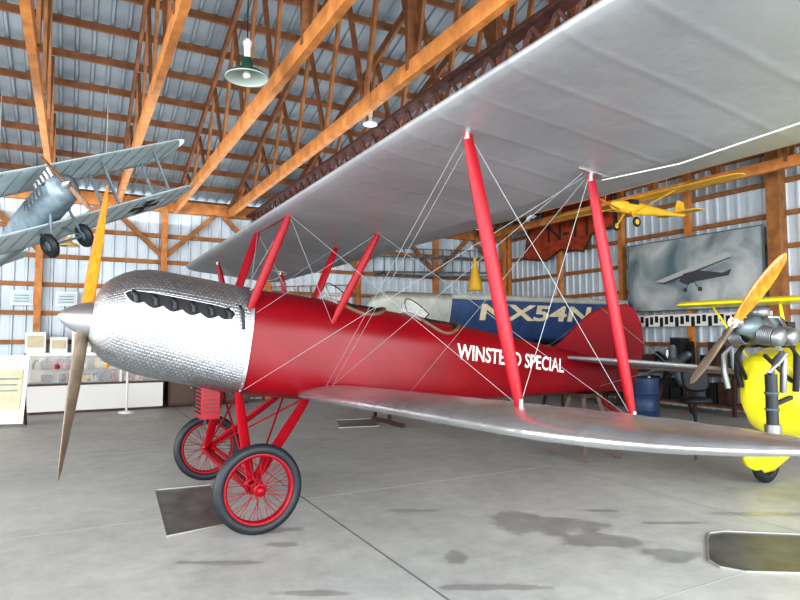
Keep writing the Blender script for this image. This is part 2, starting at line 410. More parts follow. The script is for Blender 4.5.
for u0,ru in((2.42,.32),(3.34,.32)):
    N=36; outer=[]; mid_=[]
    for i in range(N):
        t=2*PI*i/N; u=u0+ru*math.cos(t); p=.31*math.sin(t)
        outer.append(B(u,p,topw(u,p)+.010))
        u=u0+ru*.5*math.cos(t); p=.155*math.sin(t); mid_.append(B(u,p,topw(u,p)+.010))
    c=[B(u0,0,topw(u0,0)+.008)]
    mb.add(c+mid_+outer,[(0,1+i,1+(i+1)%N) for i in range(N)]+[(1+i,1+(i+1)%N,1+N+(i+1)%N,1+N+i) for i in range(N)],DARK)
    mb.sweep(outer+[outer[0]],.022,8,LEATH)
    ws=[];N2=12
    for i in range(N2+1):
        t=-1+2*i/N2; p=.24*t; u=u0-ru-.08+.16*t*t
        b=B(u,p,topw(u,p)+.005); hh=.17*(1-.45*t*t); tp=B(u+.09,p*.92,topw(u,p)+hh); ws+=[b,tp]
    mb.add(ws,[(2*i,2*i+1,2*i+3,2*i+2) for i in range(N2)],GLASS,True)
    mb.sweep(ws[1::2],.006,6,DARK); mb.sweep([ws[0],ws[1]],.006,6,DARK); mb.sweep([ws[-2],ws[-1]],.006,6,DARK)
mb.build('cockpits',BP)
AF=[(1,.0),(.9,.02),(.8,.036),(.65,.058),(.5,.073),(.38,.08),(.25,.08),(.15,.07),(.08,.054),(.035,.036),(.01,.018),(0,0),(.01,-.012),(.035,-.02),(.08,-.024),(.15,-.024),(.3,-.016),(.5,-.008),(.7,-.004),(.85,-.003)]
def wing(mb,st,slope,mat):
    rings=[]; c,s_=math.cos(slope),math.sin(slope)
    for p,le,z,ch,tk in st:
        rings.append([A(le+(x*ch)*c+y*ch*tk*s_, p, z-x*ch*s_+y*ch*tk*c) for x,y in AF])
    mb.loft(rings,mat)
def wst(p0,p1,le,ch,zf,rt,asym=.5,sg=1,tk=1,pw=.8,mod=.97):
    st=[];p=p0
    while p<p1-rt: st.append((p,1)); p+=.15
    for i in range(0,13):
        t=i/12; q=p1-rt+rt*math.sin(t*PI/2); st.append((q,max(.10,math.cos(t*PI/2))))
    out=[]
    for i,(q,s_) in enumerate(st):
        s2=s_**pw
        out.append((sg*q,le+ch*(1-s2)*asym,zf(q),ch*s2,tk*(1 if i%2 else mod)*(.6+.4*s2)))
    return out
USL=math.radians(7.3); LSL=math.radians(5.6)
mb=MB()
uz=lambda p:2.62
L=wst(0,4.98,.27,1.52,uz,.85,.42,1,.85); R=wst(.15,4.98,.27,1.52,uz,.85,.42,-1,.85)
wing(mb,R[::-1]+L,USL,SILV); mb.build('upper_wing',BP)
mb=MB(); lz=lambda p:.975+.03*(p-.4)
for sg in(1,-1): wing(mb,wst(.36,4.48,.55,1.5,lz,1.15,.52,sg,1,.9,.93),LSL,SILV2)
mb.build('lower_wing',BP)
mb=MB(); mf=MB()
for sg in(1,-1):
    FT,FB=A(.52,sg*3.08,2.575),A(.85,sg*3.08,1.12); RT,RB=A(1.43,sg*3.05,2.475),A(1.75,sg*3.05,1.0)
    mb.strut(FB,FT,.088,.045,REDS); mb.strut(RB,RT,.088,.045,REDS)
    for q in(FT,RT):
        mf.poly([q+V((-.13,-.04,.004)),q+V((.11,-.05,-.02)),q+V((.08,.06,-.018)),q+V((-.07,.06,.0))],(0,0,.006),STEEL)
        mf.cyl(q+V((0,0,-.05)),q+V((0,0,.02)),.018,.018,10,STEEL)
    for q in(FB,RB): mf.cyl(q+V((0,0,-.03)),q+V((0,0,.05)),.02,.02,10,STEEL)
    CFb,CFt=A(.08,sg*.37,1.68),A(.40,sg*.52,2.58); CRb,CRt=A(.87,sg*.385,1.62),A(1.28,sg*.52,2.49)
    mb.strut(CFb,CFt,.08,.038,REDS); mb.strut(CRb,CRt,.08,.038,REDS)
mb.build('wing_struts',BP)
for sg in(1,-1):
    r=.0021
    FT,FB=A(.52,sg*3.08,2.575),A(.85,sg*3.08,1.13); RT,RB=A(1.43,sg*3.05,2.475),A(1.75,sg*3.05,1.0)
    CFt=A(.40,sg*.52,2.58); CRt=A(1.28,sg*.52,2.49); CFb=A(.08,sg*.38,1.66); CRb=A(.87,sg*.39,1.62)
    for x,y in((FT,A(.78,sg*.44,1.03)),(FT+V((.05,0,0)),A(.84,sg*.44,1.03)),(RT,A(1.65,sg*.43,.93)),(RT,A(.05,sg*.42,1.05)),
               (CFt,FB),(CRt,RB),(FT,RB),(RT,FB),(CFt,CRb),(CFb,CRt),(RT+V((-.05,0,0)),A(.85,sg*.43,1.05))):
        mf.cyl(x,y,r,r,6,WIRE)
    mf.sweep([RT+V((.1,0,-.03)),A(1.5,sg*3.6,2.40),A(1.45,sg*4.2,2.41),A(1.42,sg*4.7,2.43)],.004,6,WHITE)
    mf.cyl(A(1.0,sg*4.0,1.10),A(1.0,sg*4.0,1.0),.012,.006,8,DARK)
mf.cyl(A(.40,.52,2.58),A(.4,-.52,2.58),.012,.012,8,REDS)
mf.cyl(A(.08,.37,1.68),A(.4,-.52,2.58),.0025,.0025,6,WIRE); mf.cyl(A(.08,-.37,1.68),A(.4,.52,2.58),.0025,.0025,6,WIRE)
for sg in(1,-1):
    mf.cyl(B(5.9,0,.95),B(5.8,sg*1.1,.27),.003,.003,6,WIRE); mf.cyl(B(5.9,0,-.08),B(5.8,sg*1.1,.22),.003,.003,6,WIRE)
mf.build('rigging_wires',BP)
mb=MB()
fin=[(5.15,.33),(5.3,.45),(5.5,.66),(5.72,.84),(5.95,.95),(6.15,.99),(6.18,.25)]
mb.poly([B(u,0,w) for u,w in fin],A(0,.035,0),RED)
rud=[(6.2,-.1),(6.2,1.02),(6.35,1.06),(6.52,1.0),(6.66,.82),(6.72,.58),(6.70,.3),(6.6,.05),(6.42,-.1)]
mb.poly([B(u,0,w) for u,w in rud],A(0,.035,0),RED)
mb.sweep([B(u,0,w) for u,w in fin[:6]],.02,8,RED); mb.sweep([B(u,0,w) for u,w in rud],.018,8,RED)
mb.build('fin_and_rudder',BP)
mb=MB()
for sg in(1,-1):
    pl=[(5.25,.1),(5.35,.6),(5.5,1.1),(5.72,1.5),(5.95,1.66),(6.2,1.66),(6.45,1.5),(6.55,1.1),(6.55,.4),(6.4,.12)]
    mb.poly([B(u,sg*p,.24) for u,p in pl],B(0,0,.04)-B(0,0,0),SILV); mb.sweep([B(u,sg*p,.24) for u,p in pl],.02,8,SILV)
    mb.beam(B(5.97,sg*.15,.24),B(5.97,sg*1.62,.24),.02,.05,REDS)
mb.build('tailplane',BP)
mb=MB()
mb.sweep([B(5.85,0,-.1),B(6.1,0,-.28),B(6.4,0,-.4)],[.03,.025,.03],10,REDS)
mb.build('tail_skid',BP)
mb=MB()
for sg in(1,-1):
    ax=A(0,sg*.88,.345)
    mb.strut(ax,A(.02,sg*.34,1.02),.085,.045,REDS); mb.strut(ax,A(.66,sg*.34,.96),.085,.045,REDS)
    mb.cyl(A(.03,sg*.86,.345),A(.03,sg*1.06,.345),.028,.028,14,REDS)
    mb.torus(A(0.02,sg*.87,.345),A(0,1,0),.05,.022,REDS,20,8)
    mb.cyl(A(.02,sg*.34,1.02),A(0,-sg*.86,.36),.009,.009,8,REDS)
    mb.cyl(A(.66,sg*.34,.96),A(.02,-sg*.86,.36),.009,.009,8,REDS)
mb.strut(A(-.02,.88,.345),A(-.02,-.88,.345),.11,.045,REDS,taper=.8)
mb.cyl(A(.05,.86,.37),A(.05,-.86,.37),.018,.018,10,REDS)
mb.build('undercarriage',BP)
for sg in(1,-1):
    mb=MB(); c=A(.03,sg*.99,.342); ax=A(0,1,0)
    mb.torus(c,ax,.300,.042,BLACK,56,14)
    mb.lathe(c,ax,[(-.03,.268),(-.034,.256),(-.02,.242),(.02,.242),(.034,.256),(.03,.268)],56,REDS)
    mb.lathe(c,ax,[(-.06,.0),(-.06,.028),(-.045,.034),(.045,.034),(.07,.03),(.085,.022),(.085,0)],24,REDS)
    for s2 in(-1,1): mb.lathe(c+ax*s2*.04,ax,[(-.004,.03),(-.004,.05),(.004,.05),(.004,.03)],24,REDS)
    for i in range(40):
        t=2*PI*i/40; t2=t+(.5 if i%4<2 else -.5); s2=.045 if i%2 else -.045
        q=c+V((math.cos(t)*.247,0,math.sin(t)*.247)); h=c+V((math.cos(t2)*.046,s2,math.sin(t2)*.046))
        mb.cyl(h,q,.0028,.0028,5,REDS)
    mb.build('wheel',BP)
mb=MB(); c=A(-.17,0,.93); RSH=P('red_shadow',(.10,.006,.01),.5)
mb.box(c,(.16,.28,.30),REDS)
for i in range(7): mb.box(c+V((-.085,0,-.10+.034*i)),(.012,.23,.014),DARK)
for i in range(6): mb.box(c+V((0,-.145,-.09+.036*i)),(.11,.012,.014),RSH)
mb.cyl(c+V((.0,.06,-.15)),c+V((.0,.06,-.22)),.02,.02,8,BLACK)
mb.build('radiator',BP)
mb=MB(); t=B(5.7,0,-.16)
mb.box(t+V((0,0,-.03)),(.3,.3,.05),BROWN)
for x in(-1,1):
    for y in(-1,1): mb.beam(t+V((x*.12,y*.12,-.05)),V((t.x+x*.28,t.y+y*.28,.0)),.045,.045,BROWN)
mb.beam(V((t.x-.22,t.y-.22,.25)),V((t.x+.22,t.y-.22,.25)),.03,.03,BROWN); mb.beam(V((t.x-.22,t.y+.22,.25)),V((t.x+.22,t.y+.22,.25)),.03,.03,BROWN)
mb.build('tail_trestle',M=H)
# ---------------------------------------------------------------- drip trays
TRAY=P('tray_metal',(.15,.15,.14),.35,.4,4,.4)
TRIM=P('tray_rim',(.35,.35,.34),.4,.5)
def tray(pts,name):
    mb=MB(); pts=[V((x,y,0)) for x,y in pts]; n=len(pts)
    mb.poly([p+V((0,0,.004)) for p in pts],(0,0,.004),TRAY)
    for i in range(n): mb.beam(pts[i]+V((0,0,.008)),pts[(i+1)%n]+V((0,0,.008)),.008,.014,TRIM)
    mb.build(name)
tray([(-2.395,5.96),(-1.91,6.17),(-1.36,4.92),(-1.75,4.60)],'drip_tray')
tray([(2.28,4.55),(2.36,4.68),(2.5,4.72),(3.2,4.62),(3.3,3.85),(2.2,3.92),(2.08,4.0),(2.07,4.12)],'drip_tray')
tray([(-1.15,10.9),(-.5,11.1),(-.35,10.2),(-1.0,10.0)],'drip_tray')
# ---------------------------------------------------------------- pendant lamps
def lamp(x,y,z,R,mo,mi,top):
    mb=MB(); c=V((x,y,z))
    mb.lathe(c,(0,0,1),[(0,R),(.02,R*.98),(R*.28,R*.72),(R*.42,R*.35),(R*.55,R*.28),(R*.95,R*.24),(R*1.0,.02)],32,mo)
    mb.lathe(c,(0,0,1),[(0.002,R*.97),(R*.26,R*.7),(R*.38,R*.33),(R*.4,0.001)],32,mi)
    mb.torus(c,(0,0,1),R,.008,mi,32,6)
    mb.lathe(c+V((0,0,R*.1)),(0,0,1),[(-R*.12,0.001),(-R*.08,R*.16),(R*.05,R*.2),(R*.2,R*.1)],16,WHITE)
    mb.lathe(c+V((0,0,R)),(0,0,1),[(0,.03),(.10,.035),(.16,.05),(.2,.02)],14,WHITE)
    mb.cyl(c+V((0,0,R)),V((x,y,top)),.006,.006,6,BLACK)
    mb.build('pendant_lamp')
REFL=P('lamp_inner_enamel',(.38,.45,.41),.4)
lamp(-1.58,6.04,4.17,.215,GREEN,REFL,5.6)
lamp(-.4,7.9,4.35,.09,WHITE,WHITE,5.5)
lamp(-6.0,10.8,3.15,.16,YEL2,CREAM,5.2)
# ---------------------------------------------------------------- display items left
mb=MB(); ca_=-.78
mb.box(A(ca_,-8.3,.30),(2.45,.6,.50),WHITE); mb.box(A(ca_,-8.3,.03),(2.35,.5,.06),BROWN)
mb.box(A(ca_,-8.3,.57),(2.5,.64,.04),BROWN); mb.box(A(ca_,-8.3,1.16),(2.5,.64,.06),WHITE)
mb.box(A(ca_,-8.59,.86),(2.45,.02,.55),CREAM)
for i in range(4):
    for pp in(-8.0,-8.58): mb.box(A(ca_-1.22+i*.813,pp,.86),(.04,.03,.56),WHITE)
mb.box(A(ca_,-8.0,.86),(2.4,.006,.54),GLASS)
mb.box(A(ca_,-8.3,.86),(2.38,.5,.012),GLASS)
cols=[YEL2,ORNG,BLUE,CREAM,BROWN,GREY,GREEN,REDS,DARK]
for i in range(60):
    x=ca_-1.1+2.2*random.random(); lvl=random.choice([.6,.875]); q=A(x,-8.2+.16*random.random(),lvl+.05); s_=.8+.9*random.random()
    if i%2: mb.lathe(q+V((0,0,-.05)),(0,0,1),[(0,.04*s_),(.04*s_,.05*s_),(.08*s_,.03*s_),(.1*s_,.035*s_),(.11*s_,0.001)],10,random.choice(cols))
    else: mb.box(q+V((0,0,.02)),(.12*s_,.06,.13*s_),random.choice(cols)); mb.box(q+V((0,0,.09*s_)),(.05,.03,.04),random.choice(cols))
mb.build('display_case',M=H)
mb=MB()
for x,w,h in((-1.9,.35,.40),(-1.5,.3,.30),(-1.1,.35,.44),(-.65,.3,.24)):
    mb.box(A(x,-8.3,1.19+h/2),(w,.3,h),WHITE); mb.box(A(x,-8.14,1.19+h*.55),(w*.8,.01,h*.6),CREAM); mb.box(A(x,-8.3,1.19+h),(w*1.04,.32,.02),GREYL)
mb.build('cardboard_boxes',M=H)
mb=MB(); CD=P('cab_door',(.09,.045,.03),.4)
for x in(.85,1.45,2.05):
    mb.box(A(x,-8.4,.42),(.56,.5,.78),BROWN); mb.box(A(x,-8.14,.42),(.48,.02,.66),CD); mb.box(A(x,-8.4,.82),(.6,.54,.03),BROWN); mb.cyl(A(x+.18,-8.12,.4),A(x+.18,-8.09,.4),.012,.012,8,STEEL)
    mb.box(A(x,-8.4,.02),(.5,.45,.04),DARK)
mb.build('storage_cabinet',M=H)
mb=MB(); c=V((-5.42,12.0,0))
mb.lathe(c,(0,0,1),[(0,.15),(.03,.15),(.045,.05),(.06,.022),(.98,.022),(.99,.035),(1.03,.035),(1.05,0.001)],20,WHITE)
mb.build('stanchion_post')
mb=MB(); c=V((-6.62,10.15,0)); Rz=Matrix.Rotation(math.radians(15),3,'Z')@Matrix.Rotation(math.radians(-12),3,'X')
mb.box(c+V((0,0,.62)),(.62,.03,1.15),WHITE,Rz); mb.box(c+V((0,-.03,.62)),(.5,.01,.7),CREAM,Rz); mb.beam(c+V((-.2,.15,.0)),c+V((-.2,.05,1.0)),.03,.03,BROWN); mb.beam(c+V((.2,.25,.0)),c+V((.2,.15,1.0)),.03,.03,BROWN)
for i in range(5): mb.box(c+V((0,-.04,.4+.1*i)),(.4-.05*(i%2),.008,.02),GREY,Rz)
mb.build('sign_board')
mb=MB()
for a_,z_ in((-2.2,2.3),(-1.4,2.3),(0.2,2.3)):
    mb.box(A(a_,-8.82,z_),(.4,.02,.3),WHITE); mb.box(A(a_,-8.80,z_),(.34,.01,.24),GREYL)
    for j in range(3): mb.box(A(a_,-8.79,z_-.07+.06*j),(.26,.006,.015),GREY)
mb.build('wall_notices',M=H)
def skel(a0,a1,z,ch,name,mt):
    mb=MB(); p=-8.5
    for t in(.15,.7): mb.beam(A(a0,p,z+ch*t),A(a1,p,z+ch*t+.15),.04,.05,mt)
    n=int((a1-a0)/.3)
    for i in range(n+1):
        a=a0+(a1-a0)*i/n; zz=z+.15*i/n
        mb.sweep([A(a,p+.02,zz),A(a,p+.06,zz+ch*.3),A(a,p+.05,zz+ch*.7),A(a,p,zz+ch)],.018,6,mt)
    mb.sweep([A(a0,p,z),A(a1,p,z+.15)],.02,6,mt); mb.sweep([A(a0,p,z+ch),A(a1,p,z+ch+.15)],.015,6,mt)
    for x in(a0+.3,a1-.3): mb.beam(A(x,-8.76,z+.1),A(x,p+.1,z+.1),.05,.05,BROWN)
    mb.build(name,M=H)
skel(5.6,9.3,3.1,.75,'wing_skeleton',GREY)
skel(2.9,5.2,2.0,.7,'wing_skeleton',WOODD)
# ---------------------------------------------------------------- stored wing panel
mb=MB(); ZB=1.34; SILP=P('stored_wing_dope',(.36,.37,.33),.5,.2,5,.15)
def pan(a,t,th): return A(a,-3.75+.28*t+th,ZB+.94*t)
SEC=((0,0),(.2,.05),(.6,.07),(.85,.05),(1,0),(.6,-.04),(.2,-.03))
mb.loft([[pan(a,.5+(t-.5)*s_,k) for t,k in SEC] for a,s_ in((3.0,.3),(3.15,.8),(3.4,1),(4.75,1))],SILP)
mb.loft([[pan(a,.5+(t-.5)*s_,k) for t,k in SEC] for a,s_ in((4.75,1),(9.3,1),(9.5,.8),(9.6,.3))],BLUE)
mb.loft([[pan(a,t,k) for t,k in ((.9,.052),(1.01,.01),(1.01,-.01),(.9,-.03))] for a in(4.75,9.3)],SILP)
mb.text('NX54N',lambda s_,t:pan(5.4+s_,.50+t,.078),CREAM,2.8,.33,.03)
for a in(3.6,5.6,7.6,9.2):
    mb.beam(A(a,-3.7,0),A(a,-3.70,1.41),.05,.05,BROWN); mb.beam(A(a,-4.3,0),A(a,-3.6,2.05),.05,.05,BROWN); mb.beam(A(a,-3.2,.03),A(a,-4.35,.03),.06,.06,BROWN)
mb.build('stored_wing_panel',M=H)
# ---------------------------------------------------------------- mural
mb=MB(); am=A1-.32; p0,p1,z0,z1=-4.15,-1.02,2.08,3.62
mb.box(A(am,(p0+p1)/2,(z0+z1)/2),(.03,p1-p0,z1-z0),MURAL)
for z in(z0,z1): mb.box(A(am-.01,(p0+p1)/2,z),(.05,p1-p0+.03,.02),GREY)
for p in(p0,p1): mb.box(A(am-.01,p,(z0+z1)/2),(.05,.02,z1-z0),GREY)
def mp_(s_,t): return A(am-.022,p0+(p1-p0)*s_,z0+(z1-z0)*t)
PG=P('painted_aircraft_grey',(.06,.07,.08),.6); PL=P('painted_aircraft_light',(.45,.47,.47),.6)
mb.add([mp_(.22,.42),mp_(.30,.40),mp_(.80,.66),mp_(.77,.72)],[(0,1,2,3)],PL)
mb.add([mp_(.22,.42),mp_(.30,.40),mp_(.80,.66),mp_(.79,.64),mp_(.31,.37)],[(0,1,2,3,4)],PG)
F3=V((-.003,0,0))
mb.add([q+F3 for q in(mp_(.42,.40),mp_(.48,.34),mp_(.56,.38),mp_(.78,.42),mp_(.80,.50),mp_(.74,.46),mp_(.56,.53),mp_(.46,.50))],[tuple(range(8))],PG)
for s_ in(.47,.58):
    mb.cyl(mp_(s_,.27)+V((-.002,0,0)),mp_(s_,.27)+V((-.006,0,0)),.05,.05,14,PG); mb.beam(mp_(s_,.27)+V((-.004,0,0)),mp_(.52,.42)+V((-.004,0,0)),.02,.004,PG)
mb.build('aviation_mural',M=H)
mb=MB(); am=A1-.3
def op(p,z): return A(am,p,z)
ol=[(-7.9,3.75),(-7.6,4.85),(-7.2,4.7),(-7.0,5.02),(-6.3,4.95),(-6.1,5.15),(-5.4,5.0),(-4.7,5.3),(-4.55,4.2),(-5.3,4.1),(-5.6,3.7),(-6.4,3.85),(-7.0,3.6)]
mb.poly([op(p,z) for p,z in ol],(.03,0,0),ORNG)
mb.text('N-11',lambda s_,t:A(am-.02,-6.9+s_,4.1+t),RUST,1.5,.45)
for i in range(len(ol)): mb.beam(op(*ol[i]),op(*ol[(i+1)%len(ol)]),.04,.04,RUST)
mb.build('salvaged_wing_fabric',M=H)
mb=MB(); am=A1-.32
mb.box(A(am,-2.7,1.86),(.02,3.6,.26),WHITE)
for i in range(28): mb.box(A(am-.012,-4.45+i*.128,1.86+.03*((i*7)%3-1)),(.006,.08,.2-.03*(i%3)),DARK)
mb.build('wall_banner',M=H)
def bench(a,p,L,name):
    mb=MB(); mb.box(A(a,p,.78),(.6,L,.05),BROWN)
    for x in(-.25,.25):
        for y in(-L/2+.06,L/2-.06): mb.box(A(a+x,p+y,.38),(.06,.06,.76),BROWN)
    mb.box(A(a,p,.2),(.5,L-.1,.03),BROWN)
    i=0; y=-L/2+.15
    while y<L/2-.15:
        h=.18+.5*random.random(); w=.12+.16*random.random(); mt=random.choice([GREY,DARK,STEEL,WHITE,BROWN,BLUE,DARK,DARK])
        if i%3==0: mb.cyl(A(a,p+y,.805),A(a,p+y,.805+h),w*.4,w*.3,14,mt)
        elif i%3==1:
            mb.box(A(a,p+y,.805+h/2),(.3,w,h),mt); mb.box(A(a,p+y,.805+h),(.33,w*1.06,.02),GREY)
        else:
            mb.lathe(A(a,p+y,.805),(0,0,1),[(0,.1),(.05,.12),(.15,.06),(h,.05),(h+.02,.001)],12,mt)
        h2=.15+.3*random.random(); mb.box(A(a,p+y,.215+h2/2),(.35,w,h2),random.choice([GREY,DARK,BROWN,DARK]))
        y+=w+.05; i+=1
    mb.build(name,M=H)
bench(9.9,-6.2,2.6,'workbench'); bench(9.9,-2.9,3.2,'workbench')
bench(6.6,-8.1,0.8,'work_table')
def chair(x,y):
    mb=MB(); c=V((x,y,0))
    for i in range(5):
        t=2*PI*i/5; e=c+V((math.cos(t)*.28,math.sin(t)*.28,.06)); mb.beam(c+V((0,0,.1)),e+V((0,0,.01)),.04,.03,DARK); mb.torus(e+V((0,0,-.03)),(math.sin(t),-math.cos(t),0),.018,.012,BLACK,12,6)
    mb.cyl(c+V((0,0,.08)),c+V((0,0,.45)),.025,.025,12,DARK)
    mb.loft([[c+V((.23*f*math.copysign(abs(math.cos(t))**.6,math.cos(t)),.22*f*math.copysign(abs(math.sin(t))**.6,math.sin(t)),z)) for t in [2*PI*k/20 for k in range(20)]] for z,f in((.44,.85),(.46,1),(.50,1),(.53,.85))],BLACK)
    mb.beam(c+V((.1,.2,.46)),c+V((.14,.28,.75)),.05,.02,DARK)
    Rr=Matrix.Rotation(math.radians(-12),3,'X')
    mb.loft([[c+V((.14,.26,.82))+Rr@V((.22*f*math.copysign(abs(math.cos(t))**.6,math.cos(t)),yy,.23*f*math.copysign(abs(math.sin(t))**.6,math.sin(t)))) for t in [2*PI*k/20 for k in range(20)]] for yy,f in((-.03,.85),(-.015,1),(.02,1),(.035,.85))],BLACK)
    mb.build('office_chair')
chair(4.75,9.75)
# radial engine on a display stand
mb=MB(); c=V((5.25,11.6,.95)); ax=V((-.35,-.93,0)).normalized(); px_=V((0,0,1)).cross(ax).normalized()
mb.lathe(c,ax,[(-.2,.001),(-.2,.14),(.0,.17),(.12,.13),(.2,.06),(.28,.03),(.28,.001)],20,GREY)
for i in range(7):
    t=2*PI*i/7+PI/2; dr=px_*math.cos(t)+V((0,0,1))*math.sin(t); prof=[]
    for k in range(7): prof+=[(.15+.03*k,.055),(.15+.03*k,.085),(.162+.03*k,.085),(.162+.03*k,.055)]
    prof+=[(.37,.06),(.40,.04),(.40,.001)]
    mb.lathe(c,dr,prof,14,DARK if i%2 else GREY)
for sx in(-1,1):
    mb.beam(c-ax*.2+px_*.08*sx,V((c.x,c.y,0))-ax*.45+px_*.35*sx,.04,.04,BROWN); mb.beam(c-ax*.2+px_*.08*sx,V((c.x,c.y,0))+ax*.1+px_*.35*sx,.04,.04,BROWN)
mb.build('radial_engine')
mb=MB(); c=V((4.15,10.3,0))
mb.lathe(c,(0,0,1),[(0,.001),(0,.24),(.02,.25),(.27,.245),(.28,.255),(.29,.245),(.55,.245),(.56,.255),(.57,.245),(.80,.25),(.82,.24),(.80,.22),(.80,.001)],28,BLUE)
mb.cyl(c+V((.1,0,.8)),c+V((.1,0,.83)),.03,.03,10,STEEL)
mb.build('oil_drum')
# ---------------------------------------------------------------- hanging WW1-style biplane
def hanging_biplane():
    c=V((-3.98,6.6,2.90)); x=V((-.75,.62,-.30)).normalized()
    s_=V((.72,.42,.47)); s_=(s_-x*s_.dot(x)).normalized(); z=x.cross(s_)
    if z.z<0: z=-z
    SC=.86
    Mc=Matrix.Translation(c)@Matrix.Scale(SC,4); E=empty('hanging_biplane',Mc)
    def q(a,b,h): return x*a+s_*b+z*h
    mb=MB()
    for h,st,sp in((.40,-.16,2.45),(-.26,.06,2.35)):
        rings=[]
        for b in[-sp,-sp*.97,-sp*.9]+[sp*(-.8+.1*i) for i in range(17)]+[sp*.9,sp*.97,sp]:
            e=1 if abs(b)<sp*.92 else (.85 if abs(b)<sp*.99 else .5)
            rings.append([q(st+(xx-.4)*.80*e,b,h+yy*.5*e+.01*abs(b)) for xx,yy in AF])
        mb.loft(rings,GREYL)
        for i in range(-10,11):
            b=sp*.092*i; mb.cyl(q(st-.28,b,h-.014+.01*abs(b)),q(st+.45,b,h-.004+.01*abs(b)),.005,.005,5,GREYF)
    for b in(-1.9,-1.0,1.0,1.9):
        for a in(-.15,.25): mb.strut(q(a+.08,b,-.24),q(a-.08,b,.41),.05,.02,GREY)
    for b in(-1.9,1.9):
        sb=b*.53
        for a in(-.15,.25): mb.cyl(q(a,b,.40),q(a,sb,-.24),.003,.003,5,WIRE); mb.cyl(q(a,b,-.24),q(a,sb,.40),.003,.003,5,WIRE)
    h=-.26; st=.12
    for b in(-1.5,1.5):
        hh=h+.01*abs(b)
        for w1,sc_,m_ in((.26,1.25,WHITE),(.26,1,BLACK)):
            o=-.022 if m_ is WHITE else -.030
            for ax in(0,1):
                for d_ in(-1,1):
                    pts=[(0,-.03),(w1*sc_,-.10*sc_),(w1*sc_,.10*sc_),(0,.03)]
                    mb.poly([q(st+(u_*d_ if ax==0 else v_)*.9,b+(v_ if ax==0 else u_*d_),hh+o) for u_,v_ in pts],z*.003,m_)
    mb.build('wings',E,Mc)
    mb=MB(); rings=[]
    for a,r in((-.75,.10),(-.7,.17),(-.4,.19),(.0,.2),(.5,.19),(1.3,.13),(2.2,.05)):
        rings.append([q(a,r*math.copysign(abs(math.cos(t))**.6,math.cos(t)),r*math.copysign(abs(math.sin(t))**.6,math.sin(t))) for t in [2*PI*k/20 for k in range(20)]])
    mb.loft(rings,GREYF)
    for i in range(5):
        a=-.62+.11*i; mb.cyl(q(a,0,.15),q(a,0,.30),.04,.035,10,STEEL)
        mb.sweep([q(a,.16,.12),q(a,.24,.1),q(a+.03,.26,.0)],.02,8,GREY); mb.sweep([q(a,-.16,.12),q(a,-.24,.1),q(a+.03,-.26,.0)],.02,8,GREY)
    mb.poly([q(1.8,0,.05),q(2.0,0,.35),q(2.25,0,.38),q(2.4,0,.1),q(2.2,0,-.05)],s_*.02,GREYL)
    mb.poly([q(a,b,.05) for a,b in((1.75,-.1),(1.9,-.55),(2.2,-.6),(2.3,0),(2.2,.6),(1.9,.55),(1.75,.1))],z*.02,GREYL)
    prop(mb,q(-.78,0,0),x,z*.9-s_*.25,.42,.05,.07,WOODD,WOODD,.02)
    mb.lathe(q(-.86,0,0),x,[(0,.001),(.03,.04),(.08,.06),(.11,.06)],16,STEEL)
    mb.build('fuselage',E,Mc)
    mb=MB()
    for b in(-.24,.24):
        k=q(-.15,b,-.50); mb.torus(k,s_,.11,.05,BLACK,28,10); mb.lathe(k,s_,[(-.03,.001),(-.025,.09),(.025,.09),(.03,.001)],20,GREY)
        mb.strut(q(-.15,b*.9,-.5),q(-.35,b*.5,-.15),.04,.02,GREY); mb.strut(q(-.15,b*.9,-.5),q(.15,b*.5,-.15),.04,.02,GREY)
    mb.cyl(q(-.15,-.24,-.5),q(-.15,.24,-.5),.015,.015,8,GREY)
    mb.build('undercarriage',E,Mc)
    mb=MB()
    for a,b,h in((0,-1.2,.42),(0,1.2,.42),(1.6,0,.12)):
        k=q(a,b,h); mb.cyl(k,V((k.x,k.y,(4.6-c.z)/SC)),.005,.005,5,WIRE)
    mb.build('suspension_cables',E,Mc)
hanging_biplane()
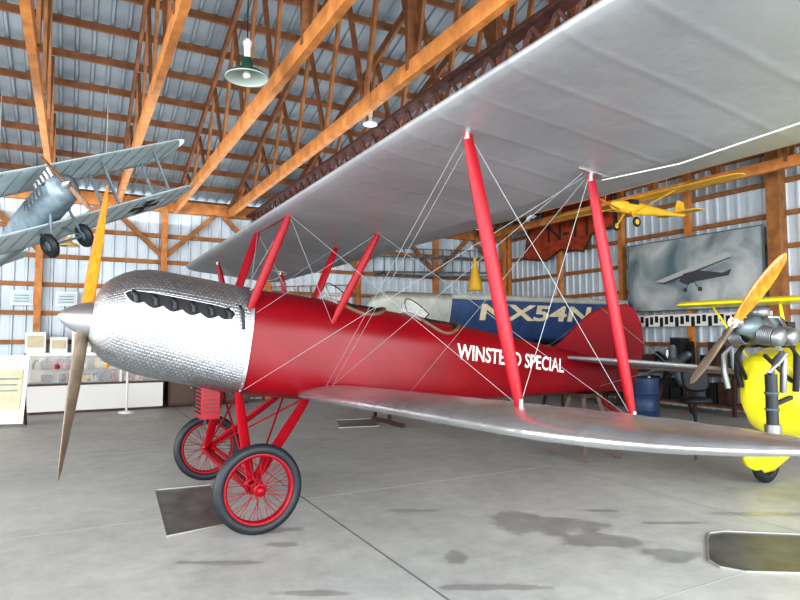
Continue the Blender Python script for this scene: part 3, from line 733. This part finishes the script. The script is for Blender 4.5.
def hyp():
    mb=MB(); a0,p0,z0=6.65,-1.0,3.6
    st=[]
    for b in(-1.8,-1.75,-1.55,-.8,0,.8,1.55,1.75,1.8):
        e=1 if abs(b)<1.65 else(.8 if abs(b)<1.78 else .4); st.append((p0+b,a0-.15+.15*(1-e),z0+.10,.30*e,1.0))
    wing(mb,st,0,YEL2)
    rings=[]
    for x,r in((-.55,.03),(-.5,.07),(-.3,.10),(0,.11),(.4,.08),(.9,.04),(1.2,.02)):
        rings.append([A(a0+x,p0+r*.8*math.cos(t),z0-.03+r*math.sin(t)) for t in [2*PI*k/16 for k in range(16)]])
    mb.loft(rings,YEL2)
    mb.poly([A(a0+.95,p0,z0),A(a0+1.05,p0,z0+.22),A(a0+1.2,p0,z0+.2),A(a0+1.25,p0,z0-.03)],(0,.02,0),YEL2)
    mb.poly([A(a0+x,p0+y,z0) for x,y in((.9,-.05),(1.0,-.4),(1.2,-.4),(1.22,0),(1.2,.4),(1.0,.4),(.9,.05))],(0,0,.015),YEL2)
    mb.box(A(a0-.1,p0,z0+.05),(.2,.18,.07),DARK)
    prop(mb,A(a0-.57,p0,z0-.02),(1,0,0),(0,.8,.5),.25,.025,.04,WOODP,WOODP,.01)
    for b in(-.2,.2):
        mb.torus(A(a0-.2,p0+b,z0-.3),(0,1,0),.06,.022,BLACK,20,8); mb.lathe(A(a0-.2,p0+b,z0-.3),(0,1,0),[(-.015,.001),(-.015,.05),(.015,.05),(.015,.001)],14,YEL2)
        mb.beam(A(a0-.2,p0+b,z0-.3),A(a0-.15,p0+b*.3,z0-.1),.025,.015,YEL2); mb.cyl(A(a0-.05,p0+b*4,z0+.10),A(a0-.05,p0+b*.3,z0-.1),.01,.01,6,YEL2)
        mb.cyl(A(a0,p0+b*3,z0+.12),A(a0,p0+b*3,roofz(p0)),.004,.004,5,WIRE)
    mb.build('hanging_yellow_monoplane',M=H)
hyp()
# ---------------------------------------------------------------- yellow light aircraft
def yellow():
    yaw=math.atan2(.50,.86); M=Matrix.Translation((2.79,5.0,0))@Matrix.Rotation(yaw,4,'Z'); E=empty('yellow_light_aircraft',M)
    mb=MB(); prop(mb,(0,0,1.62),(1,0,.0),(0,-.62,.78),.68,.07,.11,WOODP,BRASS,.028)
    mb.cyl((-.03,0,1.62),(.05,0,1.62),.045,.045,20,STEEL)
    for i in range(6):
        t=2*PI*i/6; mb.cyl((-.045,.03*math.cos(t),1.62+.03*math.sin(t)),(-.03,.03*math.cos(t),1.62+.03*math.sin(t)),.006,.006,6,STEEL)
    mb.build('propeller',E)
    mb=MB(); mb.lathe((.05,0,1.58),(1,0,0),[(0,.001),(0,.05),(.1,.07),(.2,.10),(.4,.11),(.55,.11),(.55,.001)],18,GREY)
    GR=P('engine_alloy',(.22,.23,.24),.4,.7)
    for sx in(.26,.46):
        for sg in(-1,1):
            prof=[]
            for k in range(8): prof+=[(.015*k,.070),(.015*k,.085),(.015*k+.007,.085),(.015*k+.007,.070)]
            mb.lathe((sx,sg*.07,1.52),(0,sg,-.15),prof,18,GR)
            mb.lathe((sx,sg*.19,1.50),(0,sg,-.15),[(0,.082),(.04,.075),(.06,.045),(.06,.001)],18,GR)
            mb.sweep([(sx,sg*.2,1.43),(sx-.02,sg*.25,1.34),(sx-.03,sg*.25,1.2),(sx-.01,sg*.23,1.05)],.026,10,DARK if sx>.3 else GR)
            mb.sweep([(sx,sg*.16,1.59),(sx+.02,sg*.10,1.67),(.36,sg*.03,1.67)],.016,8,STEEL)
    mb.lathe((.36,0,1.60),(0,0,1),[(0,.04),(.07,.05),(.08,.08),(.15,.08),(.16,.001)],16,GR)
    mb.box((.56,.0,1.52),(.12,.32,.22),DARK)
    mb.cyl((.1,-.22,1.20),(.1,-.22,.80),.045,.045,14,BLACK); mb.torus((.1,-.22,1.05),(0,0,1),.045,.012,GREY,18,6); mb.torus((.1,-.22,.92),(0,0,1),.045,.012,GREY,18,6)
    mb.sweep([(.24,-.25,1.36),(.14,-.24,1.30),(.1,-.22,1.20)],.035,10,GR)
    mb.cyl((.1,-.22,.80),(.1,-.22,.72),.06,.06,14,GR); mb.beam((.1,-.22,.95),(.5,-.18,1.0),.03,.03,DARK)
    mb.beam((.2,-.12,1.35),(.5,-.2,1.1),.025,.025,DARK); mb.beam((.2,.12,1.35),(.5,.2,1.1),.025,.025,DARK)
    mb.build('engine',E)
    mb=MB(); rings=[]
    for x,hw,z0,z1 in((.46,.2,.92,1.28),(.48,.26,.82,1.32),(.64,.31,.66,1.36),(.95,.36,.56,1.42),(1.6,.37,.55,1.6),(2.4,.28,.68,1.5),(3.3,.12,.90,1.4),(3.9,.04,1.1,1.35)):
        m_=(z0+z1)/2; h=(z1-z0)/2
        rings.append([V((x,hw*math.copysign(abs(math.cos(t))**.4,math.cos(t)),m_+h*math.copysign(abs(math.sin(t))**.45,math.sin(t)))) for t in [2*PI*k/32 for k in range(32)]])
    mb.loft(rings,YEL)
    mb.text('20',lambda s_,t:V((.70+s_,-.345-.13*max(0,min(.4,s_)),1.06+t)),DARK,.22,.18)
    mb.poly([(3.3,0,1.35),(3.6,0,1.9),(3.9,0,1.95),(4.0,0,1.1)],(0,.03,0),YEL)
    mb.build('fuselage',E)
    mb=MB(); rings=[]
    for b in(-2.4,-2.35,-2.2,-1,0,.8,1.0,1.08,1.12):
        e=.4 if b in(-2.4,1.12) else .8 if b in(-2.35,1.08) else 1
        rings.append([V((1.05+(xx-.4)*.9*e,b,1.83+yy*.6*e)) for xx,yy in AF])
    mb.loft(rings,YEL)
    for sg in(-1,1):
        for x in(.85,1.35): mb.strut((x,sg*.28,1.4),(x,sg*.34,1.85),.06,.025,YEL)
        mb.strut((1.3,sg*.3,.8),(1.2,sg*.95,1.83),.05,.02,YEL)
    mb.build('wing',E)
    mb=MB()
    for sg in(-1,1):
        c=V((1.5,sg*.62,.22)); mb.torus(c,(0,1,0),.17,.05,BLACK,28,10)
        rings=[]
        for x,r in((-.36,.02),(-.31,.1),(-.1,.19),(.1,.19),(.35,.1),(.55,.02)):
            rings.append([c+V((x,.09*min(1,r*8)*math.cos(t),.07+r*math.sin(t))) for t in [2*PI*k/16 for k in range(16)]])
        mb.loft(rings,YEL); mb.strut(c,(1.5,sg*.25,.75),.09,.04,YEL)
    mb.cyl((3.7,0,1.12),(3.85,0,.1),.02,.02,8,STEEL); mb.torus((3.85,0,.09),(0,1,0),.06,.03,BLACK,16,8)
    mb.build('undercarriage',E)
yellow()
mb=MB(); mb.lathe(A(7.8,-7,2.7),(0,0,1),[(0,.20),(.02,.20),(.7,.05),(.85,.04)],16,YEL2); mb.cyl(A(7.8,-7,3.5),A(7.8,-7,5.2),.01,.01,6,BLACK); mb.build('hanging_windsock',M=H)
# ---------------------------------------------------------------- lights
w=bpy.data.worlds.new('World'); sc.world=w; w.use_nodes=True
bg=w.node_tree.nodes['Background']; bg.inputs[0].default_value=(.84,.93,1,1); bg.inputs[1].default_value=3.2
def area(loc,tgt,sx,sy,pw,col,name):
    l=bpy.data.lights.new(name,'AREA'); l.shape='RECTANGLE'; l.size=sx; l.size_y=sy; l.energy=pw; l.color=col
    o=bpy.data.objects.new(name,l); sc.collection.objects.link(o); o.location=loc
    o.rotation_euler=(V(tgt)-V(loc)).to_track_quat('-Z','Y').to_euler()
area(Wd(-1,8.9,2.3),Wd(-1,0,1.2),20,4.2,1750,(.98,.99,1),'hangar_door_daylight')
area(Wd(-9.5,1,2.3),Wd(0,1,1.4),9,4.0,1300,(.96,.985,1),'side_door_daylight')
area(Wd(2,-4.5,4.1),Wd(2,-4.5,9),14,7,340,(.94,.98,1),'roof_fill_uplight')  # added upward fill that brightens the roof underside
cam=bpy.data.cameras.new('cam'); co=bpy.data.objects.new('camera',cam); sc.collection.objects.link(co)
co.location=(0,0,1.5); co.rotation_euler=(math.radians(90+3.53),0,0); cam.lens=27; cam.sensor_width=36; cam.clip_end=200
sc.camera=co
